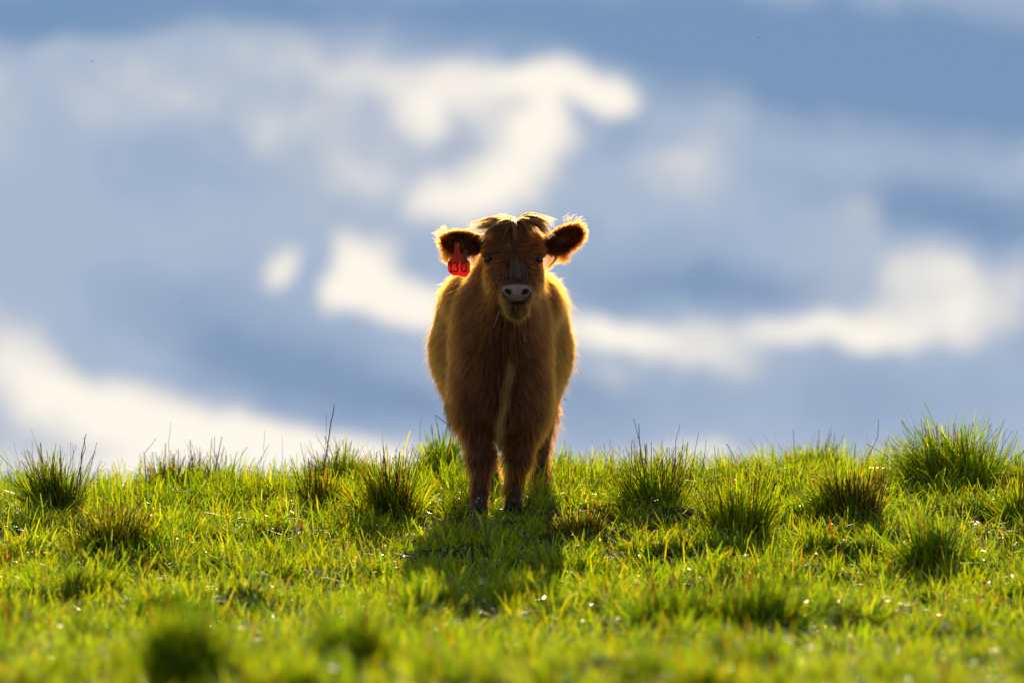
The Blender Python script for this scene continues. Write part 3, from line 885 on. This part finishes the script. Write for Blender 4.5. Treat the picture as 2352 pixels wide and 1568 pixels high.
def tang(T, n_):
    T = T - n_ * np.sum(T * n_, 1)[:, None]
    return T / (np.linalg.norm(T, axis=1)[:, None] + 1e-6)
hmk = head_mask(P0)[:, None]; emk = ear_mask(P0)[:, None]
lg = sstep(.40, .28, P0[:, 2])[:, None]
ch = (sstep(.10, -.02, P0[:, 1]) * (1 - hmk[:, 0]))[:, None]
Tb = np.tile(np.array([0, .45, -1.]), (NH, 1)) + fnoise(P0, 14, 1) * .45
Th = P0 - np.array([.004, -.30, 1.0]); Th[:, 1] *= .4
Th /= np.linalg.norm(Th, axis=1)[:, None] + 1e-6
Th += fnoise(P0, 30, 2) * .15
sgn = np.sign(P0[:, 0])[:, None]
Te = np.concatenate([sgn * .8, .15 + 0 * sgn, (P0[:, 2:3] - np.where(sgn < 0, 1.035, 1.06)) * 28], 1) + fnoise(P0, 40, 3) * .08
T = Tb * (1 - hmk) + Th * hmk
T = T * (1 - emk) + Te * emk
T = tang(T, Nn)
lift = .62 + .05 * ch[:, 0] - .15 * lg[:, 0] - .10 * hmk[:, 0] + .15 * emk[:, 0]
Dr = Nn * lift[:, None] + T * .8 + rng.normal(0, .13, (NH, 3))
Dr /= np.linalg.norm(Dr, axis=1)[:, None]
L = .040 * (1 - hmk[:, 0]) + .018 * hmk[:, 0]
L = L * (1 - emk[:, 0]) + .017 * emk[:, 0]
L = L * (1 - .15 * lg[:, 0])
L *= 1 - .55 * sstep(.13, .06, P0[:, 2]) * (P0[:, 1] < .3)      # short at the pasterns
muz = np.exp(-((P0[:, 0] - .018) / .09) ** 2 - ((P0[:, 2] - .85) / .04) ** 2) * (P0[:, 1] < -.33)
L *= 1 - .72 * muz
eye = np.zeros(NH)
for s__ in (-1, 1):
    eye += np.exp(-((P0[:, 0] - .006 - s__ * .099) / .03) ** 2 - ((P0[:, 2] - .966) / .022) ** 2) * (P0[:, 1] < -.2)
L *= 1 - .6 * eye
chin = sstep(.80, .775, P0[:, 2]) * hmk[:, 0] * (P0[:, 1] < -.24)
L *= 1 + .15 * chin
cheek = hmk[:, 0] * sstep(.07, .10, np.abs(P0[:, 0] - .01)) * sstep(.95, .90, P0[:, 2])
L *= 1 + .15 * cheek
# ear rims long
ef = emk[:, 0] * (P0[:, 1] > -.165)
L *= 1 + .15 * ef
L *= rng.lognormal(0, .25, NH)
K = 5
ts = np.linspace(0, 1, K)
P = P0[:, None] + Dr[:, None] * (L[:, None] * ts)[:, :, None]
P[:, :, 2] -= (L[:, None] * ts ** 2) * (.28 * (1 - .7 * hmk))
# clumping
cell = np.floor((P0 + fnoise(P0, 60, 5) * .004) / .019).astype(np.int64)
key = (cell[:, 0] * 73856093) ^ (cell[:, 1] * 19349663) ^ (cell[:, 2] * 83492791)
_, inv = np.unique(key, return_inverse=True)
cnt = np.bincount(inv)
tip = P[:, -1]
mean = np.stack([np.bincount(inv, tip[:, d_]) / cnt for d_ in range(3)], -1)[inv]
pull = (mean - tip) * (rng.uniform(.4, .9, NH) * (1 - .6 * emk[:, 0]))[:, None]
near = np.linalg.norm(pull, axis=1) < .03
P += pull[:, None] * (ts[None, :, None] ** 1.6) * near[:, None, None]
P += rng.normal(0, .0006, P.shape) * ts[None, :, None]
rad0 = rng.uniform(.00034, .00055, NH)[:, None] * np.array([1, 1, .85, .6, .12])[None]
# coat tint: red brown, front shade painted into the chest, darker nose bridge, yellower on flanks, ears' edge, chin
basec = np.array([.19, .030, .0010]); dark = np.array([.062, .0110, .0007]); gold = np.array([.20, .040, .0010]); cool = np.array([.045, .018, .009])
tint = np.tile(basec, (NH, 1))
def mixt(c_, f):
    global tint
    f = np.clip(f, 0, 1)[:, None]; tint = tint * (1 - f) + c_ * f
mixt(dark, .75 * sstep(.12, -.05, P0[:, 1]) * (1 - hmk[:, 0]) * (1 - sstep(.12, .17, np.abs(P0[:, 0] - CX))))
mixt(gold, .65 * sstep(.2, .4, P0[:, 1]) * sstep(.45, .6, P0[:, 2]))
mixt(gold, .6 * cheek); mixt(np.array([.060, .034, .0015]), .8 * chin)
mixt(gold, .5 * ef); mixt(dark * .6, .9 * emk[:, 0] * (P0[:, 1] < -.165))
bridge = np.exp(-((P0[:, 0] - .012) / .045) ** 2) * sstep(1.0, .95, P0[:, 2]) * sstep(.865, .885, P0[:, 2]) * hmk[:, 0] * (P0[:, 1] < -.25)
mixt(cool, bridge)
mixt(gold, .5 * eye); mixt(np.array([.10, .040, .010]), .8 * muz)
tint *= rng.lognormal(0, .3, (NH, 1)) * rng.lognormal(0, .4, len(cnt))[inv][:, None]
tint = np.clip(tint, .0015, .9)
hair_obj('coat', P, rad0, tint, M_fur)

# sparse long guard hairs
gi = rng.choice(NH, 14000, replace=False); gi = gi[(muz[gi] < .3) & (eye[gi] < .3) & (L[gi] > .012)]
Lg = L[gi] * rng.uniform(1.15, 1.5, len(gi))
Dg = Nn[gi] * .8 + T[gi] * .7 + rng.normal(0, .2, (len(gi), 3)); Dg /= np.linalg.norm(Dg, axis=1)[:, None]
Pg = P0[gi][:, None] + Dg[:, None] * (.9 * Lg[:, None] * ts)[:, :, None]
Pg[:, :, 2] -= (Lg[:, None] * ts ** 2) * .3
hair_obj('guard_hair', Pg, rad0[gi] * .7, np.clip(tint[gi] * 1.3, 0, .9), M_fur)

# long locks from guides
def locks(name, guides, mat, tintc, n_each, spread, rad=.00045, tipspread=.5):
    Ps, Ts = [], []
    for g in guides:
        pts, sp = np.array(g[0], float), (g[1] if len(g) > 1 else spread)
        ne = int(n_each * (g[2] if len(g) > 2 else 1))
        col = np.array(g[3]) if len(g) > 3 else np.array(tintc)
        tt = np.linspace(0, len(pts) - 1, 9)
        # catmull interpolation
        def cr_(t_):
            i = int(min(t_, len(pts) - 2)); f = t_ - i
            p0, p1, p2, p3 = pts[max(i - 1, 0)], pts[i], pts[i + 1], pts[min(i + 2, len(pts) - 1)]
            return .5 * ((2 * p1) + (-p0 + p2) * f + (2 * p0 - 5 * p1 + 4 * p2 - p3) * f * f + (-p0 + 3 * p1 - 3 * p2 + p3) * f ** 3)
        cen = np.array([cr_(q) for q in tt])
        off = rng.normal(0, 1, (ne, 3)) * sp
        end = rng.uniform(.72, 1.0, ne)
        prof = np.interp(np.linspace(0, 1, 9), [0, .35, .75, 1], [.6, 1.0, .8, tipspread])
        q = np.zeros((ne, 9, 3))
        for j in range(9):
            tj = end * j / 8 * (len(tt) - 1)
            i0 = np.floor(tj).astype(int).clip(0, 7); f = (tj - i0)[:, None]
            q[:, j] = cen[i0] * (1 - f) + cen[i0 + 1] * f + off * prof[j]
        q += rng.normal(0, .0007, q.shape) * np.linspace(0, 1, 9)[None, :, None]
        Ps.append(q); Ts.append(np.tile(col, (ne, 1)) * rng.lognormal(0, .22, (ne, 1)))
    Pn = np.concatenate(Ps); Tn = np.clip(np.concatenate(Ts), .0015, .9)
    r_ = rng.uniform(.7, 1.2, (len(Pn), 1)) * rad * np.interp(np.linspace(0, 1, 9), [0, .6, 1], [1, .8, .15])[None]
    return hair_obj(name, Pn, r_, Tn, mat)
def g(px, py, y):      # photo position on the head at depth y
    e = PITCH - (py - 784) / 342
    return (px2x(px, y), y, CZ + math.tan(R(e)) * (D + y))
ST = (.105, .045, .009)
main_guides = [
    ([g(1185, 515, -.17), g(1150, 508, -.24), g(1118, 520, -.27), g(1084, 528, -.25)], .006, 1.2),
    ([g(1180, 512, -.16), g(1140, 503, -.22), g(1105, 512, -.23), g(1078, 522, -.21)], .006, 1.2),
    ([g(1185, 516, -.20), g(1155, 515, -.27), g(1130, 530, -.295), g(1112, 552, -.29)], .0085, 1.8),
    ([g(1190, 514, -.20), g(1163, 514, -.28), g(1140, 523, -.30), g(1118, 544, -.295)], .007, 1.4),
    ([g(1186, 512, -.18), g(1182, 512, -.27), g(1186, 535, -.305), g(1191, 558, -.31)], .0055, 1.2),
    ([g(1180, 512, -.18), g(1178, 510, -.26), g(1184, 530, -.305), g(1188, 549, -.31)], .0055, .9),
    ([g(1190, 508, -.17), g(1215, 498, -.22), g(1245, 506, -.24), g(1266, 517, -.23)], .006, 1.4),
    ([g(1190, 506, -.15), g(1210, 496, -.18), g(1240, 500, -.19), g(1268, 510, -.19)], .006, 1.3),
    ([g(1195, 514, -.20), g(1225, 512, -.26), g(1245, 527, -.27), g(1262, 548, -.24)], .006, 1.0),
    ([g(1192, 514, -.21), g(1205, 517, -.28), g(1222, 527, -.29), g(1245, 541, -.27)], .0028, .5),
    ([g(1190, 513, -.18), g(1200, 506, -.26), g(1225, 508, -.28), g(1250, 520, -.27)], .006, 1.0),
    ([g(1184, 512, -.17), g(1160, 508, -.25), g(1128, 522, -.285), g(1100, 548, -.27)], .008, 1.2),
    ([g(1180, 508, -.14), g(1150, 502, -.18), g(1118, 515, -.20), g(1092, 540, -.20)], .008, 1.2),
    ([g(1194, 510, -.17), g(1222, 506, -.24), g(1250, 522, -.26), g(1268, 545, -.23)], .007, 1.2),
    ([g(1188, 514, -.20), g(1172, 516, -.28), g(1158, 532, -.305), g(1150, 556, -.305)], .006, .7),
    ([g(1192, 514, -.20), g(1206, 516, -.28), g(1216, 534, -.305), g(1222, 552, -.30)], .005, .5),
    ([g(1186, 516, -.16), g(1178, 505, -.2), g(1174, 500, -.21), g(1176, 497, -.2)], .002, .3),
    ([g(1170, 512, -.12), g(1150, 500, -.14), g(1120, 506, -.15), g(1095, 515, -.15)], .006, 1.0),
]
sub_guides = []
for gd_ in main_guides:
    for q in range(max(3, int(13 * gd_[2]))):
        pts_ = np.array(gd_[0]); jit = rng.normal(0, 1, 3) * np.array([.013, .010, .009]); root_j = rng.normal(0, .006, 3)
        w_ = np.linspace(0, 1, len(pts_))[:, None]
        ext = 1 + rng.uniform(-.25, .12)
        pts_ = pts_[0] + (pts_ - pts_[0]) * (1 + (ext - 1) * w_) + root_j * (1 - w_) + jit * w_ ** 1.5
        pts_[1:-1, 2] += rng.normal(0, .003)
        sub_guides.append((pts_, gd_[1] * .26, 1, tuple(np.array(ST) * rng.lognormal(0, .35) * np.array([1, rng.uniform(.85, 1.1), 1]))))
o = locks('forelock', sub_guides, M_fur, ST, 22, .003, .00034, .5)
o['label'] = 'straw coloured forelock parted over the poll'
# nose bridge fringe
gd = []
for i in range(38):
    fx = rng.uniform(-1, 1)
    x_top = 1183 + fx * 26; x_bot = 1187 + fx * 33
    y_t = 588 + abs(fx) * 8
    gd.append(([g(x_top, y_t, -.330 + .012 * fx * fx), g((x_top * .6 + x_bot * .4), y_t + 22, -.366 + .02 * fx * fx), g(x_bot + rng.normal(0, 2), 652 - abs(fx) * 10 + rng.normal(0, 3), -.405 + .03 * fx * fx)],
               .0014, 1.0, tuple(np.array([.070, .034, .019]) * rng.uniform(.4, 1.9))))
o = locks('nose_fringe', gd, M_fur, (.2, .12, .09), 34, .002, .0005)
o['label'] = 'dark hanging hair on the nose bridge'
# ear feathering
ef_g = []
for i in range(15):
    q = rng.uniform(0, 1)
    a_ = g(1020 + 80 * q, 578 + 8 * q, -.16); ef_g.append(([a_, (a_[0] - .006, a_[1] - .005, a_[2] - .025), (a_[0] - .01 + rng.normal(0, .008), a_[1], a_[2] - rng.uniform(.03, .045))], .010, .8, (.24, .052, .0012)))
for i in range(14):
    q = rng.uniform(0, 1)
    a_ = g(1255 + 55 * q, 590 - 22 * q, -.15); ef_g.append(([a_, (a_[0] + .002, a_[1], a_[2] - .03), (a_[0] - .004 + rng.normal(0, .01), a_[1], a_[2] - rng.uniform(.035, .06))], .010, .8, (.24, .052, .0012)))
ef_g += [([g(1268, 575, -.19), g(1278, 590, -.19), g(1268, 605, -.19), g(1258, 618, -.19)], .0022, .8, (.03, .011, .002)),
         ([g(1072, 575, -.19), g(1070, 600, -.212), g(1074, 630, -.214)], .0035, 1.6, (.08, .04, .012)),
         ([g(1066, 575, -.19), g(1063, 600, -.212), g(1068, 628, -.214)], .0022, .8, (.08, .04, .012))]
# tufts on the ear tips
for (px_, py_, dx) in ((1015, 545, -.02), (1022, 532, -.014), (1320, 512, .016), (1328, 525, .02), (1305, 506, .006)):
    a_ = g(px_, py_, -.16); ef_g.append(([a_, (a_[0] + dx, a_[1], a_[2] + .01), (a_[0] + dx * 1.5, a_[1], a_[2] + .016)], .010, .5, (.24, .052, .0012)))
o = locks('ear_fringe', ef_g, M_fur, (.4, .25, .1), 42, .006, .0004)
# dewlap strip, belly tuft, elbow feathers
dw = []
for i in range(9):
    q = i / 8
    x_ = px2x(1172 - 26 * q); z_ = .585 - .25 * q
    yy = -.155 + .05 * q
    dw.append(([(x_, yy + .03, z_ + .02), (x_ + .007 * math.sin(i * 1.7), yy - .018, z_ - .03), (x_ - .006 + rng.normal(0, .008), yy - .01, z_ - .095)], .011, 1.0, (.135, .054, .010)))
for i in range(7):
    x_ = px2x(1152) + rng.normal(0, .016)
    dw.append(([(x_, .12, .36), (x_, .10, .31), (x_ + rng.normal(0, .008), .10, .225)], .009, 1.6, (.12, .06, .006)))
for i in range(8):
    q = i / 7
    dw.append(([(px2x(1034 + 8 * q), .10, .46 - .08 * q), (px2x(1024 + 10 * q), .11, .42 - .08 * q), (px2x(1022 + 12 * q), .12, .38 - .09 * q)], .006, .4, (.03, .011, .002)))
o = locks('chest_tuft', dw, M_fur, (.4, .26, .12), 60, .01, .00042)
# whiskers
wk = []
for i in range(22):
    s__ = rng.choice([-1, 1]); a_ = np.array((.018 + s__ * rng.uniform(.045, .062), -.375 + rng.uniform(-.01, .02), rng.uniform(.80, .87)))
    d_ = np.array((s__ * rng.uniform(.6, 1), rng.uniform(-.5, .1), rng.uniform(-.7, .5))) * rng.uniform(.02, .045)
    wk.append(([tuple(a_), tuple(a_ + d_ * .6), tuple(a_ + d_ + np.array((0, 0, -.006)))], .0001, 1, (.4, .3, .2)))
locks('whiskers', wk, M_fur, (.4, .3, .2), 1.3, .001, .00035)

# eyes
M_eye = principled('dark_eye', (.006, .004, .003), .04, .8)
M_lid = principled('eyelid_skin', (.17, .095, .055), .5, .4, .3, 200)
for s__ in (-1, 1):
    c_ = np.array((.006 + s__ * .097, -.252, .966))
    o = mesh_obj('eye', sv2 * np.array([.0152, .0168, .0142]) + c_ - CO, sf2, M_eye, calf)
    pts = []
    for i in range(13):
        a_ = i / 12 * 2 * math.pi
        pts.append(Vector((c_[0] + s__ * .002 + math.cos(a_) * .0135, c_[1] - .0125 + .010 * abs(math.cos(a_)) ** 1.2, c_[2] + math.sin(a_) * .0095 - s__ * math.cos(a_) * .003)))
    V, F = tube(pts, [.0030] * 13, 6)
    lid = mesh_obj('eyelid', np.array([list(v_) for v_ in V]) - CO, F, M_lid, calf)
    lk = []
# hooves (cloven)
M_hoof = principled('hoof_horn', (.035, .025, .018), .45, .4, .4, 120)
for (fx, fy, fz) in legs:
    V, F = [], []
    for s__ in (-1, 1):
        o0 = len(V)
        rings = [(.0, 1.15, .0), (.018, 1.05, .004), (.040, .85, .012), (.052, .7, .018)]
        for (zz, sc, yb) in rings:
            for q in range(10):
                a_ = q / 10 * 2 * math.pi
                V.append((fx + s__ * .0175 + math.cos(a_) * .0165 * sc, fy + yb - .008 + math.sin(a_) * .034 * sc, fz - .004 + zz))
        for i in range(3):
            for q in range(10):
                q2 = (q + 1) % 10
                F.append([o0 + i * 10 + q, o0 + i * 10 + q2, o0 + (i + 1) * 10 + q2, o0 + (i + 1) * 10 + q])
        F.append([o0 + q for q in range(9, -1, -1)]); F.append([o0 + 30 + q for q in range(10)])
    mesh_obj('hoof', np.array(V) - CO, F, M_hoof, calf)

# ear tag
m, t, out = mat_new('red_tag_plastic')
p = t.nodes.new('ShaderNodeBsdfPrincipled'); p.inputs['Base Color'].default_value = (.80, .035, .008, 1); p.inputs['Roughness'].default_value = .38
tr = t.nodes.new('ShaderNodeBsdfTranslucent'); tr.inputs[0].default_value = (1.0, .09, .005, 1)
nz = t.nodes.new('ShaderNodeTexNoise'); nz.inputs['Scale'].default_value = 60; tcx = t.nodes.new('ShaderNodeTexCoord'); t.links.new(tcx.outputs['Object'], nz.inputs['Vector'])
t.links.new(mixc(t, nz.outputs['Fac'], (.82, .065, .010), (.92, .11, .014)), p.inputs['Base Color'])
ms = t.nodes.new('ShaderNodeMixShader'); ms.inputs[0].default_value = .6
t.links.new(p.outputs[0], ms.inputs[1]); t.links.new(tr.outputs[0], ms.inputs[2]); t.links.new(ms.outputs[0], out.inputs[0])
M_tag = m
def tp(px, py):
    q = g(px, py, -.205); return (q[0], q[2])
out_px = [(1045, 557), (1054, 557), (1058, 583), (1075, 597), (1080, 603), (1080, 624), (1073, 634), (1040, 633), (1029, 623), (1028, 602), (1041, 590), (1043, 580)]
pp = [tp(*q) for q in out_px]
n_ = len(pp)
V = [(x_, -.2065, z_) for x_, z_ in pp] + [(x_, -.2045, z_) for x_, z_ in pp]
F = [list(range(n_)), list(range(2 * n_ - 1, n_ - 1, -1))] + [[i, i + n_, (i + 1) % n_ + n_, (i + 1) % n_] for i in range(n_)]
tagc = np.array((px2x(1052, -.2), -.2055, tp(1052, 600)[1]))
et = mesh_obj('ear_tag', np.array(V) - tagc, F, M_tag, calf, smooth=False, loc=tuple(tagc - CO))
et['label'] = 'red plastic ear tag with the black number 130'
M_ink = principled('black_ink', (.008, .006, .006), .5, .3)
def stroke(paths, wd, name):
    V, F = [], []
    for pth in paths:
        P_ = np.array(pth, float)
        for i in range(len(P_)):
            d_ = P_[min(i + 1, len(P_) - 1)] - P_[max(i - 1, 0)]; d_ /= np.linalg.norm(d_)
            nrm = np.array([-d_[1], d_[0]]) * wd
            b0 = len(V)
            for q in (P_[i] - nrm, P_[i] + nrm):
                x_, z_ = tp(q[0], q[1]); V.append((x_, -.2072, z_)); V.append((x_, -.2060, z_))
            if i:
                a0 = b0 - 4
                F += [[a0, b0, b0 + 2, a0 + 2], [a0 + 1, a0 + 3, b0 + 3, b0 + 1], [a0, a0 + 1, b0 + 1, b0], [a0 + 2, b0 + 2, b0 + 3, a0 + 3]]
    o = mesh_obj(name, np.array(V) - tagc, F, M_ink, et, smooth=False)
    return o
def arc(cx_, cy_, rx, ry, a0, a1, n=12):
    return [(cx_ + rx * math.cos(R(a)), cy_ + ry * math.sin(R(a))) for a in np.linspace(a0, a1, n)]
stroke([[(1032.5, 604.5), (1036, 602), (1036, 624)], [(1032.5, 624.5), (1040, 624.5)]], 1.5, 'numeral')
stroke([arc(1047, 607, 4.6, 4.6, 190, 440), arc(1047, 618.2, 5.0, 6.2, -80, 165)], 1.5, 'numeral')
stroke([arc(1065.5, 613.5, 5.6, 11, 0, 360, 24)], 1.5, 'numeral')
# tag stud
o = mesh_obj('tag_stud', sv1 * np.array([.0042, .003, .0042]) + np.array((*[px2x(1053, -.2)], -.208, tp(1053, 563)[1])) - tagc, sf1, principled('metal_stud', (.35, .35, .36), .3, .6), et)

# straw in the mouth
pts = [Vector(g(1147, 715, -.385)), Vector(g(1140, 735, -.39)), Vector(g(1132, 756, -.39))]
V, F = tube([p_ - pts[0] for p_ in pts], [.0011, .0010, .0005])
o = mesh_obj('straw', np.array([list(v_) for v_ in V]), F, principled('dry_straw', (.50, .42, .26), .5, .4, .3, 300), loc=pts[0])
tag(o, "single pale dry straw hanging from the corner of the calf's mouth", 'straw')

# ------------------------------------------------------------------ flies
M_fly = principled('fly_body', (.03, .028, .025), .35, .5)
m, t, out = mat_new('fly_wing')
p = t.nodes.new('ShaderNodeBsdfPrincipled'); p.inputs['Base Color'].default_value = (.8, .8, .78, 1); p.inputs['Roughness'].default_value = .25
tr = t.nodes.new('ShaderNodeBsdfTranslucent'); tr.inputs[0].default_value = (.9, .9, .85, 1)
ms = t.nodes.new('ShaderNodeMixShader'); ms.inputs[0].default_value = .6
t.links.new(p.outputs[0], ms.inputs[1]); t.links.new(tr.outputs[0], ms.inputs[2]); t.links.new(ms.outputs[0], out.inputs[0])
M_wing = m
def fly(px, py, y, size, ang, label):
    loc = g(px, py, y)
    e = empty('fly', loc); e.rotation_euler = (0, 0, R(ang)); tag(e, label, 'fly', 'flies in the air round the calf')
    bv = np.concatenate([sv1 * np.array([.5, .22, .2]), sv1 * np.array([.17, .2, .18]) + np.array([.6, 0, .02])]) * size
    mesh_obj('fly_body', bv, np.concatenate([sf1, sf1 + len(sv1)]), M_fly, e)
    for s__ in (-1, 1):
        w_ = np.array([[.1, 0, .15], [-.1, s__ * .55, .45], [-.55, s__ * .75, .50], [-.75, s__ * .4, .35], [-.4, s__ * .08, .2]]) * size
        w2 = w_ - np.array([0, 0, .02]) * size
        n_ = 5
        F = [list(range(5)), list(range(9, 4, -1))] + [[i, i + n_, (i + 1) % n_ + n_, (i + 1) % n_] for i in range(n_)]
        mesh_obj('wing', np.concatenate([w_, w2]), F, M_wing, e, smooth=False)
fly(1297, 918, .2, .007, 40, "dark fly hovering right of the calf's belly")
fly(1329, 690, .2, .005, 80, 'dark fly in the air right of the calf cheek')
fly(956, 801, -.3, .004, 10, "pale fly left of the calf's flank")
fly(212, 142, -.6, .006, 20, 'pale fly high in the upper left of the sky')
fly(425, 577, -.4, .005, 120, 'pale fly, upper one of two close together left of the calf')
fly(412, 689, -.4, .006, 60, 'pale fly, lower one of two close together left of the calf')
fly(1743, 87, -.5, .006, 0, 'pale fly near the top of the blue sky on the right')
